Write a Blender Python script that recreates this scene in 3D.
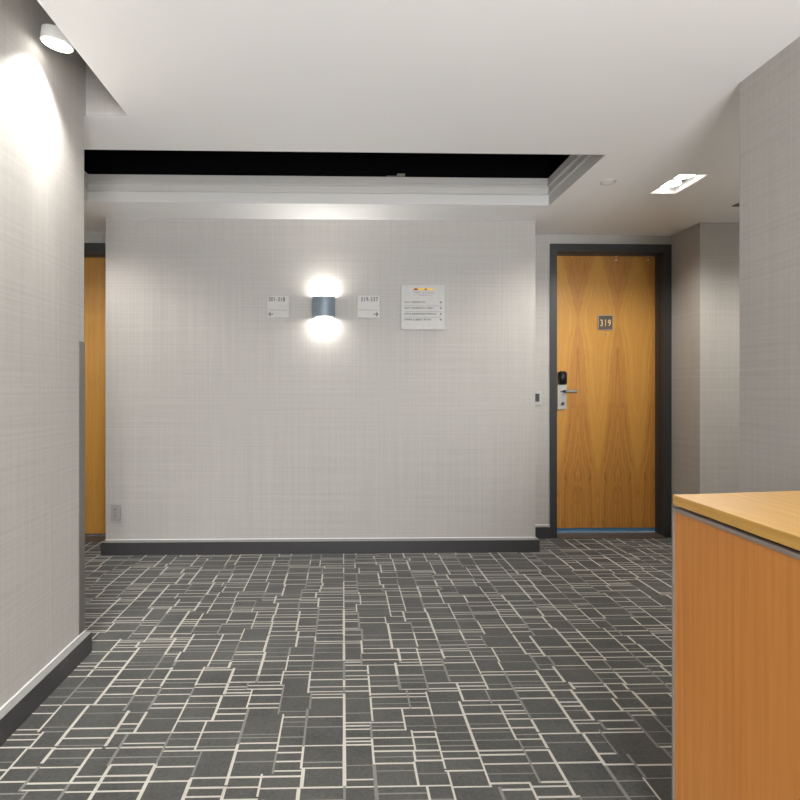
import bpy, bmesh, math, random
from mathutils import Vector, Matrix

for o in list(bpy.data.objects):
    bpy.data.objects.remove(o, do_unlink=True)
S = bpy.context.scene
C = S.collection

# ------------------------------------------------------------------ camera
F, PX, PY, H = 550.0, 356.0, 390.0, 1.10        # focal length in px, principal point, eye height
YAW = math.atan(0.0236)
cam_d = bpy.data.cameras.new('camera')
cam_d.sensor_width = 36.0
cam_d.lens = F / 800 * 36.0
cam_d.shift_x = (400 - PX) / 800
cam_d.shift_y = -(400 - PY) / 800
cam_d.clip_start = 0.02
cam = bpy.data.objects.new('camera', cam_d)
C.objects.link(cam)
cam.location = (0, 0, H)
cam.rotation_euler = (math.pi / 2, 0, -YAW)
S.camera = cam

# ------------------------------------------------------------------ world (daylight beyond the added, unseen lobby window)
W = bpy.data.worlds.new('world')
S.world = W
W.use_nodes = True
bg = W.node_tree.nodes['Background']
bg.inputs[0].default_value = (0.93, 0.96, 1.0, 1)
bg.inputs[1].default_value = 14.0

S.view_settings.view_transform = 'Standard'
S.view_settings.look = 'None'
S.view_settings.exposure = 0.88
S.view_settings.gamma = 1.0
S.view_settings.use_curve_mapping = False

# ------------------------------------------------------------------ pixel -> place helpers
cy, sy = math.cos(YAW), math.sin(YAW)
def ray(u, v):
    a, b, c = (u - PX) / F, 1.0, (PY - v) / F
    return Vector((a * cy + b * sy, -a * sy + b * cy, c))
def onY(u, v, Y):
    r = ray(u, v); return r * (Y / r.y) + Vector((0, 0, H))
def onX(u, v, X):
    r = ray(u, v); return r * (X / r.x) + Vector((0, 0, H))
def onZ(u, v, Z):
    r = ray(u, v); return r * ((Z - H) / r.z) + Vector((0, 0, H))

# ------------------------------------------------------------------ materials
def s2l(c):
    c /= 255.0
    return c / 12.92 if c <= 0.04045 else ((c + 0.055) / 1.055) ** 2.4
def rgb(r, g, b): return (s2l(r), s2l(g), s2l(b), 1)

class NT:
    def __init__(s, name):
        s.m = bpy.data.materials.new(name); s.m.use_nodes = True
        s.t = s.m.node_tree; s.b = s.t.nodes['Principled BSDF']
    def n(s, typ, **kw):
        nd = s.t.nodes.new(typ)
        for k, v in kw.items(): setattr(nd, k, v)
        return nd
    def l(s, a, b): s.t.links.new(a, b)
    def math(s, op, a, b=None, c=None, clamp=False):
        nd = s.n('ShaderNodeMath', operation=op); nd.use_clamp = clamp
        for i, x in enumerate((a, b, c)):
            if x is None: continue
            if isinstance(x, (int, float)): nd.inputs[i].default_value = x
            else: s.l(x, nd.inputs[i])
        return nd.outputs[0]
    def pos(s):
        g = s.n('ShaderNodeNewGeometry'); x = s.n('ShaderNodeSeparateXYZ'); s.l(g.outputs['Position'], x.inputs[0])
        return x.outputs
    def vec(s, x, y, z=0.0):
        c = s.n('ShaderNodeCombineXYZ')
        for i, q in enumerate((x, y, z)):
            if isinstance(q, (int, float)): c.inputs[i].default_value = q
            else: s.l(q, c.inputs[i])
        return c.outputs[0]
    def noise(s, v, scale=1.0, detail=2.0, rough=0.5, dist=0.0):
        n = s.n('ShaderNodeTexNoise'); s.l(v, n.inputs['Vector'])
        n.inputs['Scale'].default_value = scale; n.inputs['Detail'].default_value = detail
        n.inputs['Roughness'].default_value = rough; n.inputs['Distortion'].default_value = dist
        return n.outputs['Fac']
    def ramp(s, f, stops):
        r = s.n('ShaderNodeValToRGB'); s.l(f, r.inputs[0])
        e = r.color_ramp.elements
        while len(e) < len(stops): e.new(0.5)
        for q, (p, c) in zip(e, stops): q.position = p; q.color = c
        return r.outputs[0]
    def mix(s, f, a, b, blend='MIX'):
        m = s.n('ShaderNodeMix', data_type='RGBA', blend_type=blend)
        for i, x in ((0, f), (6, a), (7, b)):
            if isinstance(x, (int, float)): m.inputs[i].default_value = x
            elif isinstance(x, tuple): m.inputs[i].default_value = x
            else: s.l(x, m.inputs[i])
        return m.outputs[2]
    def bump(s, h, strength, dist):
        b = s.n('ShaderNodeBump'); b.inputs['Strength'].default_value = strength; b.inputs['Distance'].default_value = dist
        s.l(h, b.inputs['Height']); s.l(b.outputs[0], s.b.inputs['Normal'])
    def set(s, **kw):
        for k, v in kw.items():
            i = s.b.inputs[k]
            if isinstance(v, (int, float, tuple)): i.default_value = v
            else: s.l(v, i)
        return s.m

def plain(name, col, rough=0.5, metal=0.0, var=0.04, scale=30, spec=0.5):
    t = NT(name); p = t.pos()
    n = t.noise(t.vec(p[0], p[1], p[2]), scale, 3)
    d = tuple(c * (1 - var) for c in col[:3]) + (1,); e = tuple(min(1, c * (1 + var)) for c in col[:3]) + (1,)
    return t.set(**{'Base Color': t.ramp(n, [(0.3, d), (0.7, e)]), 'Roughness': rough, 'Metallic': metal, 'Specular IOR Level': spec})

def wallpaper():
    t = NT('linen_wallpaper'); p = t.pos()
    h = t.math('ADD', p[0], p[1]); z = p[2]
    a = t.noise(t.vec(t.math('MULTIPLY', h, 95), t.math('MULTIPLY', z, 1.0)), 1, 2, 0.6)
    b = t.noise(t.vec(t.math('MULTIPLY', h, 1.0), t.math('MULTIPLY', z, 95), 7.0), 1, 2, 0.6)
    f1 = t.noise(t.vec(t.math('MULTIPLY', h, 420), t.math('MULTIPLY', z, 24), 3.0), 1, 1)
    f2 = t.noise(t.vec(t.math('MULTIPLY', h, 24), t.math('MULTIPLY', z, 420), 5.0), 1, 1)
    k = t.math('ADD', t.math('ADD', a, b), t.math('MULTIPLY', t.math('ADD', f1, f2), 0.45))
    k = t.math('DIVIDE', k, 2.9)
    col = t.ramp(k, [(0.34, (0.332, 0.314, 0.287, 1)), (0.50, (0.374, 0.355, 0.326, 1)), (0.66, (0.412, 0.392, 0.363, 1))])
    t.bump(t.math('ADD', f1, f2), 0.12, 0.002)
    return t.set(**{'Base Color': col, 'Roughness': 0.62, 'Specular IOR Level': 0.35})

def carpet(name, col, var, seed):
    t = NT(name); p = t.pos()
    v = t.vec(p[0], p[1], seed)
    fine = t.noise(v, 80, 5, 0.85)
    big = t.noise(v, 3.2, 5, 0.65)
    k = t.math('ADD', t.math('MULTIPLY', fine, 0.55), t.math('MULTIPLY', big, 0.45))
    lo = tuple(c * (1 - var) for c in col[:3]) + (1,); hi = tuple(min(1, c * (1 + var)) for c in col[:3]) + (1,)
    t.bump(fine, 0.35, 0.003)
    return t.set(**{'Base Color': t.ramp(k, [(0.33, lo), (0.67, hi)]), 'Roughness': 0.82, 'Sheen Weight': 0.15, 'Specular IOR Level': 0.25})

def door_veneer(name, x0, seed=0.0, plainer=False):
    """book-matched veneer: mirrored leaves 0.151 m wide, dark heart figure along every second joint"""
    t = NT(name); p = t.pos()
    x = t.math('SUBTRACT', p[0], x0); z = p[2]
    wob = t.noise(t.vec(t.math('MULTIPLY', x, 1.3), t.math('MULTIPLY', z, 1.1), seed), 1, 2)
    u = t.math('PINGPONG', t.math('SUBTRACT', x, 0.209), 0.154)
    un = t.math('DIVIDE', u, 0.154)
    zn = t.math('DIVIDE', z, 2.2, clamp=True)
    fc = t.n('ShaderNodeFloatCurve'); t.l(zn, fc.inputs['Value'])
    pts = [(0.0, 1.0), (0.10, 1.0), (0.20, .97), (0.25, 0.82), (0.33, 0.66), (0.42, 0.52), (0.52, 0.40), (0.60, 0.34),
           (0.68, 0.20), (0.73, 0.05), (0.785, 0.10), (0.80, 0.22), (0.85, 0.38), (0.92, 0.62), (1.0, 0.86)]
    if plainer: pts = [(0, .1), (1, .1)]
    cv = fc.mapping.curves[0]
    cv.points[0].location = pts[0]; cv.points[1].location = pts[-1]
    for q in pts[1:-1]: cv.points.new(*q)
    fc.mapping.update()
    w = fc.outputs[0]
    edge = t.noise(t.vec(t.math('MULTIPLY', u, 30), t.math('MULTIPLY', z, 9), seed), 1, 3)
    g = t.math('SUBTRACT', t.math('SUBTRACT', un, w), t.math('MULTIPLY', t.math('SUBTRACT', edge, 0.5), 0.22))
    mask = t.n('ShaderNodeMapRange'); mask.interpolation_type = 'SMOOTHSTEP'
    t.l(g, mask.inputs['Value']); mask.inputs['From Min'].default_value = 0.06; mask.inputs['From Max'].default_value = -0.24
    m = mask.outputs[0]
    # contour lines follow the figure
    cont = t.noise(t.vec(t.math('MULTIPLY', g, 11), t.math('MULTIPLY', z, 1.0), seed + 4), 1, 3, 0.65)
    edge_line = t.n('ShaderNodeMapRange'); edge_line.interpolation_type = 'SMOOTHSTEP'
    t.l(t.math('ABSOLUTE', t.math('ADD', g, 0.03)), edge_line.inputs['Value'])
    edge_line.inputs['From Min'].default_value = 0.12; edge_line.inputs['From Max'].default_value = 0.0
    fibre = t.noise(t.vec(t.math('MULTIPLY', x, 260), t.math('MULTIPLY', z, 5), seed), 1, 3)
    knot = t.noise(t.vec(t.math('MULTIPLY', u, 26), t.math('MULTIPLY', z, 7.5), seed + 9), 1, 2)
    light = t.ramp(cont, [(0.3, rgb(176, 120, 46)), (0.5, rgb(189, 137, 58)), (0.72, rgb(196, 147, 69))])
    dark = t.ramp(cont, [(0.3, rgb(128, 74, 26)), (0.5, rgb(160, 100, 42)), (0.7, rgb(176, 116, 54))])
    c = t.mix(t.math('MULTIPLY', m, 0.62), light, dark)
    c = t.mix(t.math('MULTIPLY', t.math('MULTIPLY', edge_line.outputs[0], edge), 0.6), c, rgb(128, 74, 28))
    kn = t.n('ShaderNodeMapRange'); t.l(knot, kn.inputs['Value'])
    kn.inputs['From Min'].default_value = 0.60; kn.inputs['From Max'].default_value = 0.74
    c = t.mix(t.math('MULTIPLY', t.math('MULTIPLY', kn.outputs[0], m), 0.55), c, rgb(96, 54, 22))
    c = t.mix(0.25, c, t.ramp(fibre, [(0.3, (0.45, 0.45, 0.45, 1)), (0.7, (0.95, 0.95, 0.95, 1))]), 'MULTIPLY')
    c = t.mix(t.math('MULTIPLY', wob, 0.25), c, rgb(206, 150, 70))
    return t.set(**{'Base Color': c, 'Roughness': 0.38, 'Coat Weight': 0.15, 'Coat Roughness': 0.3})

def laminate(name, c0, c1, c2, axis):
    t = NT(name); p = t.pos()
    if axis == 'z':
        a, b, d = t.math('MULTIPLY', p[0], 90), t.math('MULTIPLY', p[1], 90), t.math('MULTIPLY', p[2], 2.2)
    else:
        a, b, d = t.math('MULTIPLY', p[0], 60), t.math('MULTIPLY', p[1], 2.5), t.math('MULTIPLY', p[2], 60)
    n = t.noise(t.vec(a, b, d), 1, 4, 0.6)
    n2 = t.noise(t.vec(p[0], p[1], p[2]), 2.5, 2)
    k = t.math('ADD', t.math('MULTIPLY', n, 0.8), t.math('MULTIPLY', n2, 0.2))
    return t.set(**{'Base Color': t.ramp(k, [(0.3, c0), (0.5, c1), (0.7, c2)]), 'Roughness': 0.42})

def glow(name, col, strength):
    t = NT(name)
    return t.set(**{'Base Color': (0.9, 0.9, 0.9, 1), 'Emission Color': col, 'Emission Strength': strength})

M = {
    'paper': wallpaper(),
    'ceiling': plain('ceiling_paint', (0.86, 0.855, 0.84, 1), 0.7, var=0.01, scale=2),
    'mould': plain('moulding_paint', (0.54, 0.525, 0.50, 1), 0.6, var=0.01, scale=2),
    'black': plain('black_void', (0.003, 0.003, 0.0035, 1), 0.7, spec=0.05),
    'carpet': carpet('carpet_pile_grey', (0.040, 0.040, 0.0355, 1), 0.7, 1.0),
    'c_white': carpet('carpet_yarn_cream', (0.39, 0.37, 0.325, 1), 0.15, 2.0),
    'c_grey': carpet('carpet_yarn_grey', (0.145, 0.14, 0.128, 1), 0.2, 3.0),
    'base': plain('charcoal_baseboard', (0.040, 0.038, 0.039, 1), 0.32),
    'cap': plain('cap_sheen_grey', (0.20, 0.195, 0.185, 1), 0.3),  # paler grey paints in the sheen on the dark board's chamfer
    'frame': plain('charcoal_frame_paint', (0.030, 0.031, 0.032, 1), 0.38),
    'guard': plain('brushed_corner_guard', (0.20, 0.19, 0.17, 1), 0.35, 0.6),
    'chrome': plain('satin_chrome', (0.62, 0.63, 0.62, 1), 0.3, 0.7),
    'plastic_black': plain('black_plastic', (0.012, 0.012, 0.014, 1), 0.3),
    'plate_grey': plain('grey_sign_plate', (0.43, 0.415, 0.39, 1), 0.5),
    'sign_pale': plain('pale_directory_panel', (0.42, 0.408, 0.385, 1), 0.5),
    'ink': plain('dark_ink', (0.015, 0.015, 0.015, 1), 0.6),
    'ink_grey': plain('grey_ink', (0.22, 0.21, 0.20, 1), 0.6),
    'yellow': plain('yellow_ink', (0.72, 0.50, 0.05, 1), 0.6),
    'red': plain('red_ink', (0.40, 0.06, 0.03, 1), 0.6),
    'purple': plain('purple_ink', (0.16, 0.05, 0.14, 1), 0.6),
    'sconce': plain('slate_blue_metal', (0.17, 0.205, 0.24, 1), 0.4, 0.2),
    'outlet': plain('grey_outlet_plastic', (0.29, 0.277, 0.262, 1), 0.4),
    'slot_dark': plain('dark_slot', (0.03, 0.03, 0.03, 1), 0.6),
    'number': plain('bronze_number_plate', (0.085, 0.070, 0.058, 1), 0.5, 0.1),
    'number_rim': plain('pewter_plate_rim', (0.42, 0.36, 0.30, 1), 0.35, 0.5),
    'gold': plain('gold_numerals', (0.78, 0.52, 0.22, 1), 0.35, 0.3),
    'threshold': plain('bronze_threshold', (0.10, 0.075, 0.055, 1), 0.45, 0.3),
    'sweep': plain('blue_light_spill', (0.10, 0.28, 0.50, 1), 0.35, 0.3),  # blue of the light spilling under the numbered door
    'gap_dark': plain('navy_gap_strip', (0.015, 0.02, 0.045, 1), 0.4),
    'trim_metal': plain('anodised_trim', (0.26, 0.215, 0.185, 1), 0.38, 0.1),
    'white_metal': plain('white_enamel', (0.80, 0.79, 0.77, 1), 0.35),
    'vent': plain('grey_vent', (0.16, 0.155, 0.15, 1), 0.5),
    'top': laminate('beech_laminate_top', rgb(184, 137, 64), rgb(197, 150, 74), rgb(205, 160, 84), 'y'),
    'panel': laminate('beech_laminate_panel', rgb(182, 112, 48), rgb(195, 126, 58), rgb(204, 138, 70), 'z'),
    'bulb': glow('lit_lamp_face', (1.0, 0.97, 0.92, 1), 6.0),
    'bulb_soft': glow('lit_sconce_diffuser', (1.0, 0.97, 0.93, 1), 4.0),
    'glass': NT('window_glass').set(**{'Transmission Weight': 1.0, 'Roughness': 0.0, 'IOR': 1.05, 'Base Color': (1, 1, 1, 1)}),
}

# ------------------------------------------------------------------ mesh helpers
def box(bm, x0, x1, y0, y1, z0, z1, mi=0):
    x0, x1 = min(x0, x1), max(x0, x1); y0, y1 = min(y0, y1), max(y0, y1); z0, z1 = min(z0, z1), max(z0, z1)
    v = [bm.verts.new((x, y, z)) for z in (z0, z1) for y in (y0, y1) for x in (x0, x1)]
    for f in ((0, 2, 3, 1), (4, 5, 7, 6), (0, 1, 5, 4), (2, 6, 7, 3), (0, 4, 6, 2), (1, 3, 7, 5)):
        q = bm.faces.new([v[i] for i in f]); q.material_index = mi
def B(*a, bevel=0.0, seg=2):
    bm = bmesh.new(); box(bm, *a)
    if bevel: bmesh.ops.bevel(bm, geom=bm.edges[:], offset=bevel, segments=seg, affect='EDGES')
    return bm
def prism(bm, pts, z0, z1, mi=0):
    a = sum(pts[i][0] * pts[(i + 1) % len(pts)][1] - pts[(i + 1) % len(pts)][0] * pts[i][1] for i in range(len(pts)))
    if a < 0: pts = pts[::-1]
    lo = [bm.verts.new((p[0], p[1], z0)) for p in pts]; hi = [bm.verts.new((p[0], p[1], z1)) for p in pts]
    n = len(pts)
    bm.faces.new(lo[::-1]).material_index = mi; bm.faces.new(hi).material_index = mi
    for i in range(n): bm.faces.new((lo[i], lo[(i + 1) % n], hi[(i + 1) % n], hi[i])).material_index = mi
def slab_y(bm, pts, y0, y1):
    """polygon in (x, z), extruded from y0 (front) back to y1"""
    a = [bm.verts.new((p[0], y0, p[1])) for p in pts]; b = [bm.verts.new((p[0], y1, p[1])) for p in pts]
    n = len(pts); bm.faces.new(a); bm.faces.new(b[::-1])
    for i in range(n): bm.faces.new((a[i], b[i], b[(i + 1) % n], a[(i + 1) % n]))
    bmesh.ops.recalc_face_normals(bm, faces=bm.faces[:])
def cyl(bm, c, axis, r, L, n=24, r2=None):
    axis = Vector(axis).normalized()
    m = Matrix.Translation(Vector(c)) @ Vector((0, 0, 1)).rotation_difference(axis).to_matrix().to_4x4()
    bmesh.ops.create_cone(bm, cap_ends=True, segments=n, radius1=r, radius2=r if r2 is None else r2, depth=L, matrix=m)
ORG = {}
def obj(name, bm, mat, parent=None, smooth=False):
    me = bpy.data.meshes.new(name)
    bm.to_mesh(me); bm.free()
    mats = mat if isinstance(mat, list) else [mat]
    for q in mats: me.materials.append(M[q] if isinstance(q, str) else q)
    o = bpy.data.objects.new(name, me); C.objects.link(o)
    if parent is not None:
        L = ORG.get(parent.name, Vector((0, 0, 0)))
        me.transform(Matrix.Translation(-L)); o.parent = parent; ORG[o.name] = L
    if smooth:
        for p in me.polygons: p.use_smooth = True
    return o
def settle(o):
    """put the origin of a lone mesh at its base centre"""
    vs = [v.co for v in o.data.vertices]
    L = Vector(((min(v.x for v in vs) + max(v.x for v in vs)) / 2, (min(v.y for v in vs) + max(v.y for v in vs)) / 2, min(v.z for v in vs)))
    o.data.transform(Matrix.Translation(-L)); o.location = L
    ORG[o.name] = L
    return o
def thing(name, loc, label=None, cat=None, group=None, kind=None):
    o = bpy.data.objects.new(name, None); C.objects.link(o); o.location = loc; o.empty_display_size = 0.05
    ORG[o.name] = Vector(loc)
    return tag(o, label, cat, group, kind)
def tag(o, label=None, cat=None, group=None, kind=None):
    for k, v in (('label', label), ('category', cat), ('group', group), ('kind', kind)):
        if v: o[k] = v
    return o
def struct(name, bm, mat, label, cat, parent=None):
    o = obj(name, bm, mat, parent)
    return tag(o, label, cat, kind='structure')

def text_bm(txt, size, x, z, y, align='LEFT', spacing=1.0, width=None, depth=0.0008, bold=0.0):
    cu = bpy.data.curves.new('lettering', 'FONT'); cu.body = txt; cu.size = size; cu.align_x = align
    cu.space_character = spacing; cu.resolution_u = 3; cu.offset = bold
    ob = bpy.data.objects.new('lettering', cu); C.objects.link(ob)
    dg = bpy.context.evaluated_depsgraph_get(); dg.update()
    me = bpy.data.meshes.new_from_object(ob.evaluated_get(dg))
    bm = bmesh.new(); bm.from_mesh(me)
    bpy.data.objects.remove(ob, do_unlink=True); bpy.data.meshes.remove(me); bpy.data.curves.remove(cu)
    xs = [v.co.x for v in bm.verts]; sc = 1.0
    if width: sc = width / (max(xs) - min(xs))
    off = {'LEFT': min(xs), 'RIGHT': max(xs), 'CENTER': (min(xs) + max(xs)) / 2}[align]
    for v in bm.verts: v.co = Vector((x + (v.co.x - off) * sc, y, z + v.co.y))
    for f in bm.faces:
        if f.normal.y > 0: pass
    bmesh.ops.recalc_face_normals(bm, faces=bm.faces[:])
    r = bmesh.ops.extrude_face_region(bm, geom=bm.faces[:])
    for e in r['geom']:
        if isinstance(e, bmesh.types.BMVert): e.co.y -= depth
    return bm
def arrow_bm(x, z, y, L, t, right=True, head=None):
    hd = head or L * 0.42; s = 1 if right else -1
    bm = bmesh.new()
    box(bm, x - L / 2, x + L / 2, y - 0.0008, y, z - t / 2, z + t / 2)
    tip = x + s * L / 2
    for k in (1, -1):
        q = [(tip, z - k * t * 0.1), (tip, z + k * t * 0.9), (tip - s * hd, z + k * (hd + t * 0.7)), (tip - s * hd, z + k * (hd - t * 0.6))]
        b2 = bmesh.new(); slab_y(b2, q, y - 0.0009, y)
        me = bpy.data.meshes.new('tmp'); b2.to_mesh(me); b2.free(); bm.from_mesh(me); bpy.data.meshes.remove(me)
    return bm
def lamp_spot(name, loc, direction, watts, angle, blend, col, radius=0.04):
    l = bpy.data.lights.new(name, 'SPOT'); l.energy = watts; l.spot_size = math.radians(angle); l.spot_blend = blend
    l.color = col; l.shadow_soft_size = radius
    o = bpy.data.objects.new(name, l); C.objects.link(o); o.location = loc
    o.rotation_euler = Vector(direction).to_track_quat('-Z', 'Y').to_euler()
    return o

# ------------------------------------------------------------------ key planes (metres)
CZ = 2.252                                   # ceiling height
YF = 3.72                                    # face of the projecting wall
YB = 4.06                                    # door wall
YL = 4.16                                    # door leaves, set back in the frames
XL = -1.078                                  # left wall face
XR = onZ(739.5, 83, CZ).x                    # right wall face
YLE = 2.317                                  # end of the left wall
YRE = onZ(739.5, 83, CZ).y                   # end of the right wall
XC0 = onY(105.6, 400, YF).x; XC1 = onY(535.3, 400, YF).x
XS = onZ(130, 118.7, CZ).x                   # edge of the light slot
REAR = -1.7
YSE = 2.337                                  # end of the light slot
XW0, XW1 = -5.0, 5.2                         # ends of the cross corridor
XRET = onY(670.8, 300, YB).x; YRET = onX(700, 220.8, XRET).y

# ------------------------------------------------------------------ light portal for the added window
pl = bpy.data.lights.new('added_window_portal', 'AREA'); pl.shape = 'RECTANGLE'; pl.size = 1.56; pl.size_y = 2.1
pl.cycles.is_portal = True
po = bpy.data.objects.new('added_window_portal', pl); C.objects.link(po)
po.location = (XR - 0.84, REAR - 0.02, 1.1); po.rotation_euler = (math.pi / 2, 0, 0)

# ------------------------------------------------------------------ floor with woven line pattern
def build_floor():
    bm = bmesh.new()
    vs = [bm.verts.new(p) for p in ((XW0, REAR, 0), (XW1, REAR, 0), (XW1, 4.3, 0), (XW0, 4.3, 0))]
    bm.faces.new(vs)
    rnd = random.Random(5)
    def quad(x0, x1, y0, y1, z, mi):
        f = bm.faces.new([bm.verts.new(p) for p in ((x0, y0, z), (x1, y0, z), (x1, y1, z), (x0, y1, z))])
        f.material_index = mi
    y0, y1 = 0.3, 4.2
    mid = [-.749, -.673, -.553, -.438, -.341, -.217, -.130, -.002, .083, .218, .305, .418, .537, .631]   # lines measured along the sconce wall
    xs = list(mid)
    x = mid[0]; k = 0
    while x > -4.0: x -= (0.12, 0.088)[k % 2] + rnd.uniform(-0.012, 0.012); xs.insert(0, x); k += 1
    x = mid[-1]; k = 0
    while x < 4.2: x += (0.12, 0.088)[k % 2] + rnd.uniform(-0.012, 0.012); xs.append(x); k += 1
    segs = []
    for x in xs:
        y = y0 - rnd.random() * 0.3; run = []; jog = rnd.choice((-.006, 0, .006)); wd = rnd.choice((0.006, 0.007, 0.009, 0.0105))
        still = x == -.002
        while y < y1:
            L = rnd.choice((0.05, 0.08, 0.10, 0.12, 0.15, 0.19))
            if not still and rnd.random() < 0.6: jog = rnd.choice((-0.015, -0.008, -0.003, 0.003, 0.008, 0.015))
            rr = rnd.random()
            col = 1 if rr < 0.72 else 2
            if rnd.random() < 0.4: wd = rnd.choice((0.006, 0.007, 0.009, 0.0105))
            run.append((y, min(y + L, y1), x + jog, wd, col)); y += L
        segs.append(run)
        for (p, q, xx, w, col) in run:
            gap = rnd.choice((0.0, 0.0, 0.0, 0.012))
            quad(xx - w / 2, xx + w / 2, p + gap, q, 0.0006 if col == 1 else 0.0005, col)
    def at(run, y):
        for q in run:
            if q[0] <= y < q[1]: return q
        return run[-1]
    prev = []
    for i in range(len(segs) - 1):
        A, Bq = segs[i], segs[i + 1]
        ys = {}
        for q in A:
            if rnd.random() < 0.85: ys[round(q[0], 4)] = 1
        for q in Bq:
            if rnd.random() < 0.7: ys[round(q[0], 4)] = 1
        for y, m_ in prev:
            if rnd.random() < 0.35: ys.setdefault(y, m_)
        y = y0 + rnd.random() * 0.1
        while y < y1:
            ys.setdefault(round(y, 4), 1 if rnd.random() < 0.42 else 2); y += rnd.choice((0.025, 0.04, 0.06, 0.09, 0.13, 0.17))
        last = -9; prev = []
        for y in sorted(ys):
            if y - last < 0.016: continue
            last = y; mi = ys[y]; prev.append((y, mi))
            sa, sb = at(A, y + 1e-4), at(Bq, y + 1e-4)
            th = rnd.choice((0.0055, 0.0065, 0.0075)) if mi == 1 else rnd.choice((0.004, 0.0055))
            quad(sa[2] - sa[3] / 2, sb[2] + sb[3] / 2, y, y + th, 0.0003 if mi == 1 else 0.0002, mi)
    return struct('floor', bm, ['carpet', 'c_white', 'c_grey'], 'dark grey carpet woven with broken cream and grey lines', 'floor')
build_floor()

# ------------------------------------------------------------------ ceiling with its openings
TX0, TX1 = onY(87.5, 204, 3.41).x, onZ(550.5, 204.5, CZ).x
TY0, TY1 = onZ(343, 152, CZ).y, onZ(343, 204, CZ).y
a = onZ(650, 193.2, CZ); b = onZ(676, 193.2, CZ); c = onZ(707.5, 174.5, CZ)
DL = (a.x, (b.x + c.x) / 2, c.y, (a.y + b.y) / 2)          # the lit twin downlight
dlw, dll = DL[1] - DL[0], DL[3] - DL[2]
def dl_at(x, y): return (x - dlw / 2, x + dlw / 2, y - dll / 2, y + dll / 2)
DLS = [DL, dl_at(0.35, -0.9), dl_at(3.4, 3.0), dl_at(-1.85, 3.0), dl_at(-4.0, 3.0)]  # entries after the first are unseen, added for light
holes = [(XL - 0.14, XS, REAR, YSE), (TX0, TX1, TY0, TY1)] + DLS
def build_ceiling():
    X = sorted({XW0, XW1} | {h[0] for h in holes} | {h[1] for h in holes})
    Y = sorted({REAR, YB} | {h[2] for h in holes} | {h[3] for h in holes})
    inside = lambda x, y: any(h[0] < x < h[1] and h[2] < y < h[3] for h in holes)
    bm = bmesh.new(); cache = {}
    def v(x, y, z):
        k = (x, y, z)
        if k not in cache: cache[k] = bm.verts.new(k)
        return cache[k]
    T = CZ + 0.02
    solid = {}
    for i in range(len(X) - 1):
        for j in range(len(Y) - 1):
            solid[i, j] = not inside((X[i] + X[i + 1]) / 2, (Y[j] + Y[j + 1]) / 2)
    for (i, j), s in solid.items():
        if not s: continue
        x0, x1, y0, y1 = X[i], X[i + 1], Y[j], Y[j + 1]
        bm.faces.new((v(x0, y0, CZ), v(x0, y1, CZ), v(x1, y1, CZ), v(x1, y0, CZ)))
        bm.faces.new((v(x0, y0, T), v(x1, y0, T), v(x1, y1, T), v(x0, y1, T)))
        for (di, dj, p, q) in ((-1, 0, (x0, y1), (x0, y0)), (1, 0, (x1, y0), (x1, y1)), (0, -1, (x0, y0), (x1, y0)), (0, 1, (x1, y1), (x0, y1))):
            if not solid.get((i + di, j + dj), False):
                bm.faces.new((v(*p, CZ), v(*q, CZ), v(*q, T), v(*p, T)))
    return struct('ceiling', bm, 'ceiling', 'smooth white ceiling with a long recessed opening', 'ceiling')
build_ceiling()

# stepped moulding round the opening, and the black void above it
def build_moulding():
    z0 = CZ; zt = 2.418
    prof = [(0.0005, z0 + 0.0003), (0.004, z0 + 0.0003), (0.004, z0 + 0.062), (0.015, z0 + 0.066), (0.015, z0 + 0.076), (0.008, z0 + 0.080), (0.008, z0 + 0.106),
            (0.019, z0 + 0.112), (0.019, z0 + 0.123), (0.012, z0 + 0.128), (0.012, zt), (-0.030, zt), (-0.030, z0 + 0.0203), (0.0005, z0 + 0.0203)]
    bm = bmesh.new(); rings = []
    for o, z in prof:
        rings.append([bm.verts.new(p) for p in ((TX0 + o, TY0 + o, z), (TX1 - o, TY0 + o, z), (TX1 - o, TY1 - o, z), (TX0 + o, TY1 - o, z))])
    for i in range(len(rings)):
        r, s = rings[i], rings[(i + 1) % len(rings)]
        for k in range(4): bm.faces.new((r[k], r[(k + 1) % 4], s[(k + 1) % 4], s[k]))
    bmesh.ops.recalc_face_normals(bm, faces=bm.faces[:])
    # lies inside the opening: shift out so it hangs on the opening's edge
    struct('trim_1', bm, 'mould', 'white stepped moulding lining the ceiling opening', 'moulding')
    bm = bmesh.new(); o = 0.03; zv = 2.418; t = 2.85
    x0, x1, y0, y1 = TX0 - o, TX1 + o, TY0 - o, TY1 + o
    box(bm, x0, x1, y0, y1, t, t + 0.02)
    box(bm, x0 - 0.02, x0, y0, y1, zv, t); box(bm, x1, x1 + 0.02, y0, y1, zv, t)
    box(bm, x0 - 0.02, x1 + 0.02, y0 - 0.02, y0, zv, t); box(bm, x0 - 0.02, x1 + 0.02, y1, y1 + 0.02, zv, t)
    struct('ceiling_void', bm, 'black', 'black void above the ceiling opening', 'ceiling void')
build_moulding()

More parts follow.
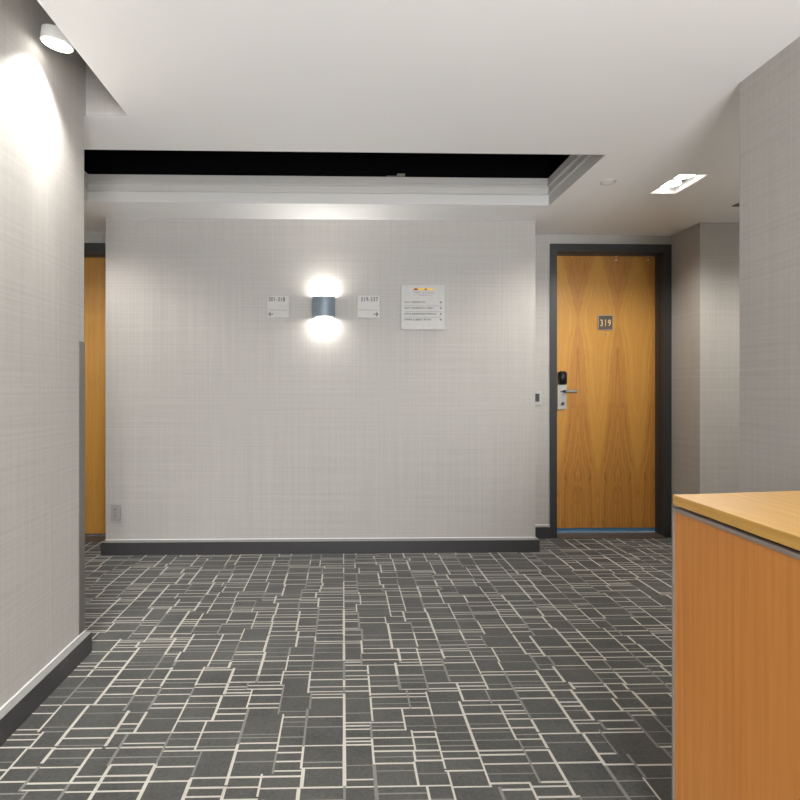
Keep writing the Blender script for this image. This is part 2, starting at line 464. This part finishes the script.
# ------------------------------------------------------------------ walls
def wall(name, boxes, label, mat='paper'):
    bm = bmesh.new()
    for q in boxes: box(bm, *q)
    return struct(name, bm, mat, label, 'wall')
wall('wall_left', [(XW0, XL - 0.14, YLE - 0.14, YLE, 0, CZ), (XL - 0.14, XL, REAR, YLE, 0, CZ), (XL - 0.14, XL, REAR, YSE, CZ, 2.56)],
     'pale grey linen wallpapered wall washed by the slot light')
wall('wall_slot', [(XS, XS + 0.02, REAR, YSE, CZ + 0.0203, 2.56), (XL - 0.14, XS + 0.02, REAR, YSE, 2.5602, 2.58)], 'inner face of the slot above the left wall', 'ceiling')
wall('wall_slot_end', [(XL + 0.0003, XS - 0.0003, YSE - 0.006, YSE - 0.0003, CZ + 0.0012, 2.56)], 'wallpapered end of the ceiling slot beside the left wall')
wall('wall_front', [(XC0, XC1, YF, YB, 0, CZ)], 'projecting linen wallpapered wall carrying the sconce and signs')
wall('wall_right', [(XR, XR + 0.14, REAR, YRE, 0, CZ), (XR + 0.14, XW1, YRE - 0.14, YRE, 0, CZ)], 'linen wallpapered wall beside the counter')
wall('wall_return', [(XRET, XRET + 0.16, YRET, YB, 0, CZ), (XRET + 0.16, XW1, YRET, YRET + 0.16, 0, CZ)], 'wallpapered wall corner past the numbered door')
wall('wall_corridor_end', [(XW0 - 0.1, XW0, YLE - 0.14, YB, 0, CZ)], 'far end wall of the side corridor')
wall('wall_side', [(XW1, XW1 + 0.1, YRE - 0.14, YRET + 0.16, 0, CZ)], 'end wall of the opposite corridor')
WX0, WX1 = XR - 1.62, XR - 0.06
wall('wall_rear', [(XL, WX0, REAR - 0.1, REAR, 0, CZ), (WX1, XR, REAR - 0.1, REAR, 0, CZ), (WX0, WX1, REAR - 0.1, REAR, 0, 0.05), (WX0, WX1, REAR - 0.1, REAR, 2.15, CZ)],
     'wall around the added lobby window')
wn = thing('added_window_1', ((WX0 + WX1) / 2, REAR, 0.05), 'wide unseen lobby window added for daylight, charcoal frame', 'window', kind='structure')  # unseen window behind the camera, added to light the lobby
bm = bmesh.new()
for q in ((WX0, WX0 + 0.05), ((WX0 + WX1) / 2 - 0.025, (WX0 + WX1) / 2 + 0.025), (WX1 - 0.05, WX1)): box(bm, q[0], q[1], REAR - 0.08, REAR - 0.02, 0.05, 2.15)
box(bm, WX0 + .05, WX1 - .05, REAR - 0.08, REAR - 0.02, 0.05, 0.1); box(bm, WX0 + .05, WX1 - .05, REAR - 0.08, REAR - 0.02, 2.1, 2.15)
obj('added_window_frame', bm, 'frame', wn)

# ------------------------------------------------------------------ doors
FW = onY(555.9, 300, YB).x - onY(549.6, 300, YB).x
DX0 = onY(555.9, 300, YB).x; DX1 = onY(664, 300, YB).x
ZT = onY(600, 251.5, YB).z; ZO = onY(600, 244.3, YB).z
DW = DX1 - DX0
FR = XRET - DX1 - 0.0012
ZT2, ZO2 = ZT - 0.034, ZO - 0.016            # the plain door's opening is a little lower
LX1 = -1.655; LX0 = LX1 - DW

def back_wall():
    bm = bmesh.new(); y0, y1 = YB, YB + 0.12
    for x0, x1 in ((XW0, LX0), (LX1, DX0), (DX1, XRET + 0.16)):
        box(bm, x0, x1, y0, y1, 0, CZ)
    for x0, x1, zt in ((LX0, LX1, ZT2), (DX0, DX1, ZT)):
        box(bm, x0, x1, y0, y1, zt, CZ)
    struct('wall_back', bm, 'paper', 'linen wallpapered corridor wall holding the two doors', 'wall')
back_wall()

def door(n, x0, x1, label, veneer, ZT, ZO, zb, sweep):
    d = thing('door_%d' % n, ((x0 + x1) / 2, YB, 0), label, 'door', kind='structure')
    bm = bmesh.new(); pr = 0.012; e = 0.0005
    # frame: face casing and deep reveal
    for a0, a1 in ((x0 - FW, x0), (x1, x1 + FR)):
        box(bm, a0, a1, YB - pr, YB - e, 0.001, ZO)
    box(bm, x0, x1, YB - pr, YB - e, ZT, ZO)
    fr = obj('frame', bm, 'frame', d)
    bm = bmesh.new()
    box(bm, x0, x0 + 0.004, YB - pr, YL, 0.001, ZT); box(bm, x1 - 0.004, x1, YB - pr, YL, 0.001, ZT)
    box(bm, x0 + 0.004, x1 - 0.004, YB - pr, YL, ZT - 0.004, ZT)
    # stop bead seen as a fine step in the reveal
    box(bm, x1 - 0.010, x1 - 0.004, YB + 0.045, YL, 0.001, ZT - 0.004); box(bm, x0 + 0.004, x0 + 0.010, YB + 0.045, YL, 0.001, ZT - 0.004)
    box(bm, x0 + 0.010, x1 - 0.010, YB + 0.045, YL, ZT - 0.010, ZT - 0.004)
    obj('reveal', bm, 'frame', fr)
    leaf = obj('leaf', B(x0 + 0.001, x1 - 0.001, YL + 0.0005, YL + 0.045, zb, ZT - 0.001, bevel=0.0015, seg=1), veneer, d)
    bm = bmesh.new()
    slab_t = [(x0 + 0.004, YB - 0.03), (x1 - 0.004, YB - 0.03), (x1 - 0.004, YL + 0.05), (x0 + 0.004, YL + 0.05)]
    prism(bm, slab_t, 0.001, 0.014)
    for v in bm.verts:
        if v.co.y < YB and v.co.z > 0.01: v.co.z = 0.004
    obj('threshold', bm, 'threshold', d)
    sw = obj('door_sweep', B(x0 + 0.004, x1 - 0.004, YL + 0.01, YL + 0.03, 0.0145, zb - 0.001), sweep, d)  # fills the gap under the leaf; the blue paints in spilled light
    return d, leaf
bm = None
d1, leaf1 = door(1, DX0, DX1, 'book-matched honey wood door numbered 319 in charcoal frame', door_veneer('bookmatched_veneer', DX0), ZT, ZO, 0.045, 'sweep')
d2, leaf2 = door(2, LX0, LX1, 'plain honey wood door glimpsed past the left wall', door_veneer('plain_veneer', LX0, 3.0, True), ZT2, ZO2, 0.024, 'gap_dark')
tag(leaf1, 'honey veneer leaf with mirrored dark figure')

def on_leaf(u, v): return onY(u, v, YL)
# number plate
p0, p1 = on_leaf(597.6, 315), on_leaf(612.8, 330.3)
pl_ = obj('number_plate', B(p0.x, p1.x, YL - 0.006, YL + 0.0004, p1.z, p0.z, bevel=0.001, seg=1), 'number_rim', d1)
ins = 0.006
obj('plate_face', B(p0.x + ins, p1.x - ins, YL - 0.0075, YL - 0.0061, p1.z + ins, p0.z - ins), 'number', pl_)
t0, t1 = on_leaf(599.8, 326.2), on_leaf(610.4, 319.5)
obj('number', text_bm('319', (t1.z - t0.z) / 0.72, (t0.x + t1.x) / 2, t0.z, YL - 0.0076, 'CENTER', 1.15, width=t1.x - t0.x, bold=0.0008), 'gold', pl_)
# peephole
p = on_leaf(605.2, 334); bm = bmesh.new(); cyl(bm, (p.x, YL - 0.002, p.z), (0, 1, 0), 0.009, 0.005, 20); ph = obj('peephole', bm, 'number_rim', d1)
bm = bmesh.new(); cyl(bm, (p.x, YL - 0.0052, p.z), (0, 1, 0), 0.005, 0.0012, 16); obj('lens', bm, 'slot_dark', ph)
# paired white pins high on the leaf, painting in the glint of catches
for u in (616, 648):
    for v in (255.8, 259.6):
        p = on_leaf(u, v); bm = bmesh.new(); cyl(bm, (p.x, YL - 0.002, p.z - .004), (0, 1, 0), 0.0055, 0.005, 14); obj('glint_pin', bm, 'white_metal', d1)
# lock
a, b = on_leaf(557.5, 386.5), on_leaf(565.8, 409.3)
lock = obj('lock', B(a.x, b.x, YL - 0.016, YL + 0.0004, b.z, a.z + 0.012, bevel=0.003), 'chrome', d1)
t = on_leaf(560, 371.3).z
obj('card_reader', B(a.x - 0.001, b.x - 0.001, YL - 0.034, YL - 0.0005, a.z + 0.0125, t, bevel=0.009, seg=3), 'plastic_black', lock, True)
h0, h1 = on_leaf(563.2, 391.3), on_leaf(574.2, 391.3)
bm = bmesh.new(); cyl(bm, (h0.x, YL - 0.036, h0.z), (0, 1, 0), 0.010, 0.040, 20); obj('handle_stem', bm, 'slot_dark', lock, True)
bm = B(h0.x - 0.006, h1.x, YL - 0.066, YL - 0.052, h0.z - 0.012, h0.z + 0.012, bevel=0.005, seg=3); obj('handle', bm, 'chrome', lock, True)
bm = B(h0.x - 0.028, h0.x - 0.010, YL - 0.0185, YL - 0.0161, h0.z - 0.0035, h0.z + 0.0035); obj('slot', bm, 'slot_dark', lock)
p = on_leaf(561.5, 403.7); bm = bmesh.new(); cyl(bm, (p.x, YL - 0.020, p.z), (0, 1, 0), 0.0165, 0.0075, 28); obj('cylinder_ring', bm, 'number_rim', lock)
bm = bmesh.new(); cyl(bm, (p.x, YL - 0.0245, p.z), (0, 1, 0), 0.011, 0.0012, 24); obj('cylinder', bm, 'slot_dark', lock)

# ------------------------------------------------------------------ baseboards
def baseboard(name, segs, label):
    """segs: list of (x0,x1,y0,y1) footprints; a dark body with a chamfered cap, its sheen painted in as a paler grey"""
    t = thing(name, ((segs[0][0] + segs[0][1]) / 2, (segs[0][2] + segs[0][3]) / 2, 0), label, 'baseboard', kind='structure')
    bm = bmesh.new(); bc = bmesh.new()
    for s in segs:
        box(bm, s[0], s[1], s[2], s[3], 0.0007, 0.083)
    obj('board', bm, 'base', t)
    return t, bc
TB = 0.022
def cap_ring(bc, outer, inner, z0, z1):
    """sloped strip from the board's front top edge back up to the wall; matching open polylines"""
    n = len(outer)
    o = [bc.verts.new((p[0], p[1], z0)) for p in outer]; i = [bc.verts.new((p[0], p[1], z1)) for p in inner]
    i2 = [bc.verts.new((p[0], p[1], z0)) for p in inner]
    for k in range(n - 1):
        bc.faces.new((o[k], o[k + 1], i[k + 1], i[k])); bc.faces.new((i[k], i[k + 1], i2[k + 1], i2[k])); bc.faces.new((o[k], i2[k], i2[k + 1], o[k + 1]))
    bc.faces.new((o[0], i[0], i2[0])); bc.faces.new((o[-1], i2[-1], i[-1]))
    bmesh.ops.recalc_face_normals(bc, faces=bc.faces[:])
def bead(t, line):
    """thin pale sealant line where the cap meets the wall: a 3.5 mm strip standing off the wall line"""
    bm = bmesh.new(); w = 0.003
    out = []
    for k, p in enumerate(line):
        n = Vector((0, 0))
        for q0, q1 in [e for e in ((line[k - 1], p) if k else None, (p, line[k + 1]) if k + 1 < len(line) else None) if e]:
            d = (Vector(q1) - Vector(q0)).normalized(); n += Vector((d.y, -d.x))
        out.append((p, n))
    s = BEAD_SIDE.get(t.name, 1)
    o = [(p[0] + s * n.x * w, p[1] + s * n.y * w) for p, n in out]
    cols = [[bm.verts.new((q[0], q[1], z)) for q in pts] for pts, z in ((line, .0945), (o, .0945), (o, .0995), (line, .0995))]
    for i in range(4):
        A, Bq = cols[i], cols[(i + 1) % 4]
        for k in range(len(line) - 1): bm.faces.new((A[k], A[k + 1], Bq[k + 1], Bq[k]))
    for k in (0, -1): bm.faces.new([c[k] for c in cols])
    bmesh.ops.recalc_face_normals(bm, faces=bm.faces[:])
    obj('bead', bm, 'white_metal', t)
BEAD_SIDE = {'baseboard_front': -1, 'baseboard_left': 1, 'baseboard_right': -1, 'baseboard_back': 1, 'baseboard_return': -1}
g = 0.0006
yb_ = YB - 0.003
t, bc = baseboard('baseboard_front', [(XC0 - TB, XC1 + TB, YF - TB, YF - g), (XC0 - TB, XC0 - g, YF, yb_), (XC1 + g, XC1 + TB, YF, yb_)], 'charcoal baseboard with sheen-coloured cap around the sconce wall')
cap_ring(bc, [(XC0 - TB, yb_), (XC0 - TB, YF - TB), (XC1 + TB, YF - TB), (XC1 + TB, yb_)], [(XC0 - g, yb_), (XC0 - g, YF - g), (XC1 + g, YF - g), (XC1 + g, yb_)], 0.0835, 0.094)
obj('cap', bc, 'cap', t)
bead(t, [(XC0 - g, yb_), (XC0 - g, YF - g), (XC1 + g, YF - g), (XC1 + g, yb_)])
t, bc = baseboard('baseboard_left', [(XL + g, XL + TB, REAR, YLE + TB), (XW0, XL, YLE + g, YLE + TB)], 'charcoal baseboard with sheen-coloured cap under the light-washed wall')
cap_ring(bc, [(XL + TB, REAR), (XL + TB, YLE + TB), (XW0, YLE + TB)], [(XL + g, REAR), (XL + g, YLE + g), (XW0, YLE + g)], 0.0835, 0.094)
obj('cap', bc, 'cap', t)
bead(t, [(XL + g, REAR), (XL + g, YLE + g), (XW0, YLE + g)])
t, bc = baseboard('baseboard_right', [(XR - TB, XR - g, REAR, YRE + TB), (XR, XW1, YRE + g, YRE + TB)], 'charcoal baseboard along the wall beside the counter')
cap_ring(bc, [(XR - TB, REAR), (XR - TB, YRE + TB), (XW1, YRE + TB)], [(XR - g, REAR), (XR - g, YRE + g), (XW1, YRE + g)], 0.0835, 0.094)
obj('cap', bc, 'cap', t)
bead(t, [(XR - g, REAR), (XR - g, YRE + g), (XW1, YRE + g)])
bb0, bb1 = XC1 + TB + 0.001, DX0 - FW - 0.001
t, bc = baseboard('baseboard_back', [(bb0, bb1, YB - TB, YB - g)], 'short charcoal baseboard between sconce wall and numbered door')
cap_ring(bc, [(bb0, YB - TB), (bb1, YB - TB)], [(bb0, YB - g), (bb1, YB - g)], 0.0835, 0.094)
obj('cap', bc, 'cap', t)
bead(t, [(bb0, YB - g), (bb1, YB - g)])
t, bc = baseboard('baseboard_return', [(XRET - TB, XRET - g, YRET - TB, YB - 0.035), (XRET, XW1, YRET - TB, YRET - g)], 'charcoal baseboard around the corner past the numbered door')
cap_ring(bc, [(XRET - TB, YB - 0.035), (XRET - TB, YRET - TB), (XW1, YRET - TB)], [(XRET - g, YB - 0.035), (XRET - g, YRET - g), (XW1, YRET - g)], 0.0835, 0.094)
obj('cap', bc, 'cap', t)
bead(t, [(XRET - g, YB - 0.035), (XRET - g, YRET - g), (XW1, YRET - g)])

# corner guard on the end of the left wall
bm = bmesh.new(); zg = onX(83.5, 342, XL).z; th = 0.0025
box(bm, XL + 0.0003, XL + th, YLE - 0.047, YLE + th, 0.096, zg); box(bm, XL - 0.047, XL + 0.0003, YLE + 0.0003, YLE + th, 0.096, zg)
tag(settle(obj('corner_guard', bm, 'guard')), 'grey metal corner guard on the end of the left wall', 'corner guard')

# ------------------------------------------------------------------ wall signs
def on_wall(u, v): return onY(u, v, YF)
def room_sign(u0, u1, v0, v1, txt, right, label):
    a, b = on_wall(u0, v0), on_wall(u1, v1); w, h = b.x - a.x, a.z - b.z
    yf = YF - 0.009
    t = thing('room_sign', ((a.x + b.x) / 2, YF, b.z), label, 'sign', 'room number signs beside the sconce')
    obj('panel', B(a.x, b.x, yf, YF - 0.0004, b.z, a.z, bevel=0.0012, seg=1), 'plate_grey', t)
    m = w * 0.06
    if right: obj('lettering', text_bm(txt, h * 0.27, b.x - m, a.z - h * 0.25, yf - 0.0002, 'RIGHT', 1.05, width=w * 0.78, bold=0.0002), 'ink', t)
    else: obj('lettering', text_bm(txt, h * 0.27, a.x + m, a.z - h * 0.25, yf - 0.0002, 'LEFT', 1.05, width=w * 0.76, bold=0.0002), 'ink', t)
    obj('rule', B(a.x + m, b.x - m, yf - 0.0009, yf - 0.0002, b.z + h * 0.345, b.z + h * 0.362), 'ink_grey', t)
    ax = (b.x - m - w * 0.11) if right else (a.x + m + w * 0.11)
    obj('arrow', arrow_bm(ax, b.z + h * 0.165, yf - 0.0002, w * 0.21, h * 0.035, right, w * 0.085), 'ink', t)
room_sign(267.6, 289.0, 296.0, 318.0, '301-318', False, 'small grey square sign reading 301-318 with arrow pointing left')
room_sign(357.3, 379.3, 296.0, 318.0, '319-337', True, 'small grey square sign reading 319-337 with arrow pointing right')

def directory():
    a, b = on_wall(400.9, 284.8), on_wall(444.6, 329.8); w, h = b.x - a.x, a.z - b.z
    yf = YF - 0.014; y = yf - 0.0002
    t = thing('directory_sign', ((a.x + b.x) / 2, YF, b.z), 'larger pale directory sign with colourful crest and four arrowed lines', 'sign')
    obj('panel', B(a.x, b.x, yf, YF - 0.0004, b.z, a.z, bevel=0.0015, seg=1), 'sign_pale', t)
    X = lambda f: a.x + w * f
    Z = lambda f: a.z - h * f
    # skyline crest: yellow strip with red and purple humps
    lg = thing_part = obj('logo', B(X(.26), X(.745), y - .0007, y, Z(.125), Z(.082)), 'yellow', t)
    for k, (f0, f1, top, mt) in enumerate(((.27, .40, .075, 'red'), (.31, .38, .09, 'purple'), (.52, .60, .085, 'red'))):
        bm = bmesh.new(); n = 10
        pts = [(X(f0 + (f1 - f0) * i / n), Z(.127) + (Z(top) - Z(.127)) * math.sin(math.pi * i / n)) for i in range(n + 1)]
        slab_y(bm, pts, y - .0010 - k * .0002, y - .0008); obj('logo_shape', bm, mt, lg)
    obj('title', text_bm('THE SOHO', h * .095, X(.505), Z(.218), y, 'CENTER', 1.25, width=w * .49), 'ink_grey', t)
    for f0, f1 in ((.275, .33), (.41, .60), (.62, .70)):
        obj('title_rule', B(X(f0), X(f1), y - .0006, y, Z(.250), Z(.243)), 'ink_grey', t)
    rows = [('SOHO RESIDENCES', .47), ('SOHO RESIDENCES LOBBY', .645), ('SOHO RESIDENCES PARKING', .715), ('EMPIRE & LIBERTY ROOM', .60)]
    for i, (s, wd) in enumerate(rows):
        f = .412 + i * .129
        obj('lettering', text_bm(s, h * .056, X(.08), Z(f), y, 'LEFT', 1.0, width=w * wd), 'ink', t)
        obj('arrow', arrow_bm(X(.90), Z(f - .018), y, w * .042, h * .013, True, w * .02), 'ink', t)
        if i < 3: obj('rule', B(X(.08), X(.92), y - .0006, y, Z(f + .063), Z(f + .056)), 'ink_grey', t)
directory()

# ------------------------------------------------------------------ sconce
def sconce(cx, cz, w, h, YW, d, label, watts=3.0):
    """bowed shell on the wall plane y = YW, standing out in direction d along y"""
    dp = 0.095
    Y = lambda k: YW + d * k
    t = thing('wall_sconce', (cx, YW, cz - h / 2), label, 'wall lamp', 'slate wall sconces')
    bm = bmesh.new(); n = 16
    prof = [(-w / 2, 0.001), (-w / 2, dp * .72)]
    for i in range(1, n):
        q = -1 + 2 * i / n; prof.append((q * w / 2, dp * .72 + dp * .28 * math.cos(q * math.pi / 2)))
    prof += [(w / 2, dp * .72), (w / 2, 0.001)]
    th = 0.004
    inn = [(x * (1 - 2 * th / w), k if k < 0.002 else k * (1 - th / dp)) for x, k in prof]
    z0, z1 = cz - h / 2, cz + h / 2
    V = [[bm.verts.new((cx + x, Y(k), z)) for x, k in q] for q in (prof, inn) for z in (z0, z1)]
    for i in range(len(prof) - 1):
        bm.faces.new((V[0][i], V[0][i + 1], V[1][i + 1], V[1][i])); bm.faces.new((V[2][i], V[3][i], V[3][i + 1], V[2][i + 1]))
        bm.faces.new((V[1][i], V[1][i + 1], V[3][i + 1], V[3][i])); bm.faces.new((V[0][i], V[2][i], V[2][i + 1], V[0][i + 1]))
    for e in (0, -1): bm.faces.new((V[0][e], V[1][e], V[3][e], V[2][e]))
    bmesh.ops.recalc_face_normals(bm, faces=bm.faces[:])
    obj('shade', bm, 'sconce', t)
    obj('back_plate', B(cx - w * .42, cx + w * .42, Y(0.006), Y(0.0006), z0 + 0.012, z1 - 0.012), 'white_metal', t)
    for q in (1, -1):
        zc = cz + q * (h / 2 - 0.012)
        obj('diffuser', B(cx - w * .38, cx + w * .38, Y(dp * .70), Y(0.012), zc - 0.004, zc + 0.004), 'bulb_soft', t)
        l = bpy.data.lights.new('sconce_lamp', 'AREA'); l.shape = 'RECTANGLE'; l.size = w * .7; l.size_y = dp * .5
        l.energy = watts; l.color = (1.0, 0.975, 0.94)
        o = bpy.data.objects.new('sconce_lamp', l); C.objects.link(o)
        o.location = (cx, Y(dp * .42), zc + q * 0.0116); o.rotation_euler = (0 if q < 0 else math.pi, 0, 0)
def sconces():
    a, b = on_wall(311.9, 295.9), on_wall(334.4, 316.2)
    k = (YF - 0.09) / YF                      # the front stands off the wall: bring its outline back to size there
    w, h = (b.x - a.x) * k, (a.z - b.z) * k
    cz = H + ((a.z + b.z) / 2 - H) * k
    sconce((a.x + b.x) / 2 * k + 0.004, cz, w, h, YF, -1, 'slate grey up-and-down wall sconce, lit, between two number signs', 1.15)
    sconce(2.75, cz, w, h, YRE, 1, 'unseen slate sconce added on the corridor wall behind the counter wall')  # corridor sconces are unseen, added to brighten the ceilings
    sconce(4.2, cz, w, h, YRE, 1, 'unseen slate sconce added at the far end of the corridor past the numbered door')
    sconce(-2.4, cz, w, h, YLE, 1, 'unseen slate sconce added on the corridor wall facing the plain wooden door')
sconces()

# ------------------------------------------------------------------ outlet and bell plate
def outlet():
    a, b = on_wall(111.8, 504.0), on_wall(120.8, 520.3); w, h = b.x - a.x, a.z - b.z
    t = thing('wall_outlet', ((a.x + b.x) / 2, YF, b.z), 'grey double electrical outlet low on the sconce wall', 'outlet')
    yf = YF - 0.020
    obj('plate', B(a.x, b.x, yf, YF - 0.0005, b.z, a.z, bevel=0.003), 'outlet', t)
    cx = (a.x + b.x) / 2
    for s in (1, -1):
        cz = (a.z + b.z) / 2 + s * h * .19
        r = obj('socket', B(cx - w * .24, cx + w * .24, yf - .0015, yf - 0.0001, cz - h * .13, cz + h * .13, bevel=0.0006, seg=1), 'outlet', t)
        for dx in (-.10, .10): obj('slot', B(cx + w * dx - .0015, cx + w * dx + .0015, yf - .0019, yf - .0016, cz, cz + h * .08), 'slot_dark', r)
        bm = bmesh.new(); cyl(bm, (cx, yf - .0017, cz - h * .06), (0, 1, 0), 0.003, 0.0005, 10); obj('earth_hole', bm, 'slot_dark', r)
    bm = bmesh.new(); cyl(bm, (cx, yf - .0004, (a.z + b.z) / 2), (0, 1, 0), 0.0025, 0.0012, 10); obj('screw', bm, 'slot_dark', t)
outlet()
def bell():
    a, b = onY(532.0, 390.3, YB), onY(541.6, 405.2, YB); w, h = b.x - a.x, a.z - b.z
    t = thing('bell_plate', ((a.x + b.x) / 2, YB, b.z), 'small pale switch plate with dark button beside the numbered door', 'switch')
    obj('plate', B(a.x, b.x, YB - 0.010, YB - 0.0005, b.z, a.z, bevel=0.002), 'chrome', t)
    obj('button', B(a.x + w * .25, b.x - w * .28, YB - 0.0125, YB - 0.0102, b.z + h * .24, a.z - h * .22, bevel=0.0006, seg=1), 'slot_dark', t)
bell()

# ------------------------------------------------------------------ ceiling fittings
def twin_downlight(r, label, group, watts=16, visible=False):
    x0, x1, y0, y1 = r; t = thing('twin_downlight', ((x0 + x1) / 2, (y0 + y1) / 2, CZ), label, 'ceiling light', group)
    bm = bmesh.new(); d = 0.075; q = 0.003
    box(bm, x0 + q, x1 - q, y0 + q, y1 - q, CZ + d, CZ + d + 0.004)
    z0 = CZ + 0.001
    box(bm, x0 + .0005, x0 + q, y0 + q, y1 - q, z0, CZ + d + .004); box(bm, x1 - q, x1 - .0005, y0 + q, y1 - q, z0, CZ + d + .004)
    box(bm, x0 + .0005, x1 - .0005, y0 + .0005, y0 + q, z0, CZ + d + .004); box(bm, x0 + .0005, x1 - .0005, y1 - q, y1 - .0005, z0, CZ + d + .004)
    obj('housing', bm, 'white_metal', t)
    bm = bmesh.new(); e = 0.004; zt = CZ - 0.0002
    for s in ((x0 - e, x0, y0 - e, y1 + e), (x1, x1 + e, y0 - e, y1 + e), (x0, x1, y0 - e, y0), (x0, x1, y1, y1 + e)): box(bm, *s, zt - 0.002, zt)
    obj('trim_frame', bm, 'white_metal', t)
    for f in (.27, .73):
        c = Vector(((x0 + x1) / 2, y0 + (y1 - y0) * f, CZ + 0.026)); ax = Vector((0, 0, 1))
        bm = bmesh.new(); cyl(bm, c + ax * .02, ax, 0.056, 0.04, 32); lp = obj('lamp', bm, 'white_metal', t)
        bm = bmesh.new(); cyl(bm, c - ax * .002, ax, 0.052, 0.003, 32); obj('lamp_face', bm, 'bulb', lp)
        lamp_spot('downlight_lamp', c - ax * .006, (0, 0, -1), watts, 152, 0.5, (1.0, 0.955, 0.90), 0.045)
grp = 'recessed twin downlights'
twin_downlight(DL, 'lit recessed twin spotlight in the ceiling before the numbered door', grp, 35)
twin_downlight(DLS[1], 'unseen recessed twin spotlight added in the lobby ceiling near the counter', grp, 7)  # unseen downlights from here on, added to light lobby and corridors
twin_downlight(DLS[2], 'unseen recessed twin spotlight added far along the corridor past the door', grp, 16)
twin_downlight(DLS[3], 'unseen recessed twin spotlight added outside the plain wooden door', grp, 24)
twin_downlight(DLS[4], 'unseen recessed twin spotlight added at the end of the side corridor', grp, 8)

def slot_light(y, label, watts):
    c = Vector(((XL + XS) / 2 - 0.012, y, CZ + 0.062)); ax = Vector((0.17, -0.08, 1)).normalized()
    t = thing('slot_spotlight', c, label, 'spotlight', 'spotlights in the ceiling slot')
    bm = bmesh.new(); cyl(bm, c + ax * .018, ax, 0.053, 0.04, 40); obj('body', bm, 'white_metal', t)
    bm = bmesh.new(); cyl(bm, c + ax * .16, ax, 0.012, 0.245, 16); obj('stem', bm, 'white_metal', t)
    bm = bmesh.new(); cyl(bm, c - ax * .003, ax, 0.047, 0.003, 40); obj('lamp_face', bm, 'bulb', t)
    lamp_spot('slot_lamp', c - ax * .008, (-0.06, 0, -1), watts, 116, 1.0, (1.0, 0.975, 0.94), 0.045)
slot_light(1.955, 'lit round white spotlight in the slot above the left wall', 64)
slot_light(1.42, 'unseen round white spotlight added in the slot further back along the left wall', 90)  # out of view, added to brighten the left wall

p = onZ(608, 182, CZ); bm = bmesh.new(); cyl(bm, (p.x, p.y, CZ - 0.0016), (0, 0, 1), 0.041, 0.0028, 36, 0.043)
t = thing('sprinkler_cover', (p.x, p.y, CZ), 'small round white sprinkler cover flush on the ceiling', 'sprinkler')
obj('cover', bm, 'mould', t)
bm = bmesh.new(); cyl(bm, (p.x, p.y, CZ - 0.0036), (0, 0, 1), 0.030, 0.001, 30); obj('disc', bm, 'ceiling', t)

p = onZ(732, 205.8, CZ)
vt = thing('ceiling_vent', (p.x + .15, p.y - .075, CZ), 'grey ceiling vent mostly hidden by the wall beside the counter', 'vent')
bm = bmesh.new()
x0, x1, y0, y1 = p.x, p.x + .3, p.y - .15, p.y; e = .015
for s in ((x0, x0 + e, y0, y1), (x1 - e, x1, y0, y1), (x0 + e, x1 - e, y0, y0 + e), (x0 + e, x1 - e, y1 - e, y1)): box(bm, *s, CZ - .006, CZ - .0003)
obj('vent_frame', bm, 'vent', vt)
for i in range(6):
    yy = y0 + e + (y1 - y0 - 2 * e) * (i + .5) / 6
    obj('slat', B(x0 + e, x1 - e, yy - .006, yy + .006, CZ - .004, CZ - .001), 'vent', vt)

# small pale clip on the ledge of the dark void
a, b = onY(397.3, 170.0, TY1), onY(405, 171.5, TY1)
jt = thing('junction_clip', ((a.x + b.x) / 2, TY1 + 0.01, 2.419), 'tiny pale metal clip at the edge of the black ceiling opening', 'clip')
zl = 2.4185
obj('bracket', B(b.x - .115, b.x, TY1 + .004, TY1 + .024, zl, zl + .013), 'vent', jt)
obj('clip', B(a.x, b.x, TY1 + .002, TY1 + .022, zl + .0135, zl + .026), 'number_rim', jt)

# ------------------------------------------------------------------ counter
def counter():
    zt = 0.85
    A, Bk, Cs = onZ(672.8, 494.6, zt), onZ(800, 490.6, zt), onZ(800, 537.4, zt)
    A2, b2, s2 = Vector(A.xy), (Vector(Bk.xy) - Vector(A.xy)).normalized(), (Vector(Cs.xy) - Vector(A.xy)).normalized()
    wid = (XR - 0.04 - A2.x) / b2.x - 0.01; ln = 1.9
    def pt(s, b): return tuple(A2 + s2 * s + b2 * b)
    def blk(s0, s1, b0, b1, z0, z1, bev=0):
        bm = bmesh.new(); prism(bm, [pt(s0, b0), pt(s1, b0), pt(s1, b1), pt(s0, b1)], z0, z1)
        if bev: bmesh.ops.bevel(bm, geom=bm.edges[:], offset=bev, segments=2, affect='EDGES')
        return bm
    th = (504.6 - 494.6) / F * A.y
    t = thing('wooden_counter', (*pt(ln / 2, wid / 2), 0), 'beech laminate counter with metal-edged side panel standing on the carpet', 'counter')
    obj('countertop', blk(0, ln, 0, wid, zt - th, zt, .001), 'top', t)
    g = 0.006; z1 = zt - th
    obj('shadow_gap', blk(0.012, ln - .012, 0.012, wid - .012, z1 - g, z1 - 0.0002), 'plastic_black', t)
    o = -0.002; tr = 0.0085
    zr = z1 - g
    obj('trim_rail', blk(o + .008, ln, o, .02, zr - tr, zr - .0002, .001), 'trim_metal', t)
    obj('trim_post', blk(o, o + .008, o, .02, .002, zr - .0002, .001), 'trim_metal', t)
    obj('trim_rail', blk(o, o + .02, o + .021, wid, zr - tr, zr - .0002, .001), 'trim_metal', t)
    pz = zr - tr - .0005
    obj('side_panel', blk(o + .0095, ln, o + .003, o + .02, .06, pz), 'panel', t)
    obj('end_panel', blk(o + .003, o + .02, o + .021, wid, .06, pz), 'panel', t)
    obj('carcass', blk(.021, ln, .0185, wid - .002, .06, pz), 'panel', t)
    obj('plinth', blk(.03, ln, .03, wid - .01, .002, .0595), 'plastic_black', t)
counter()
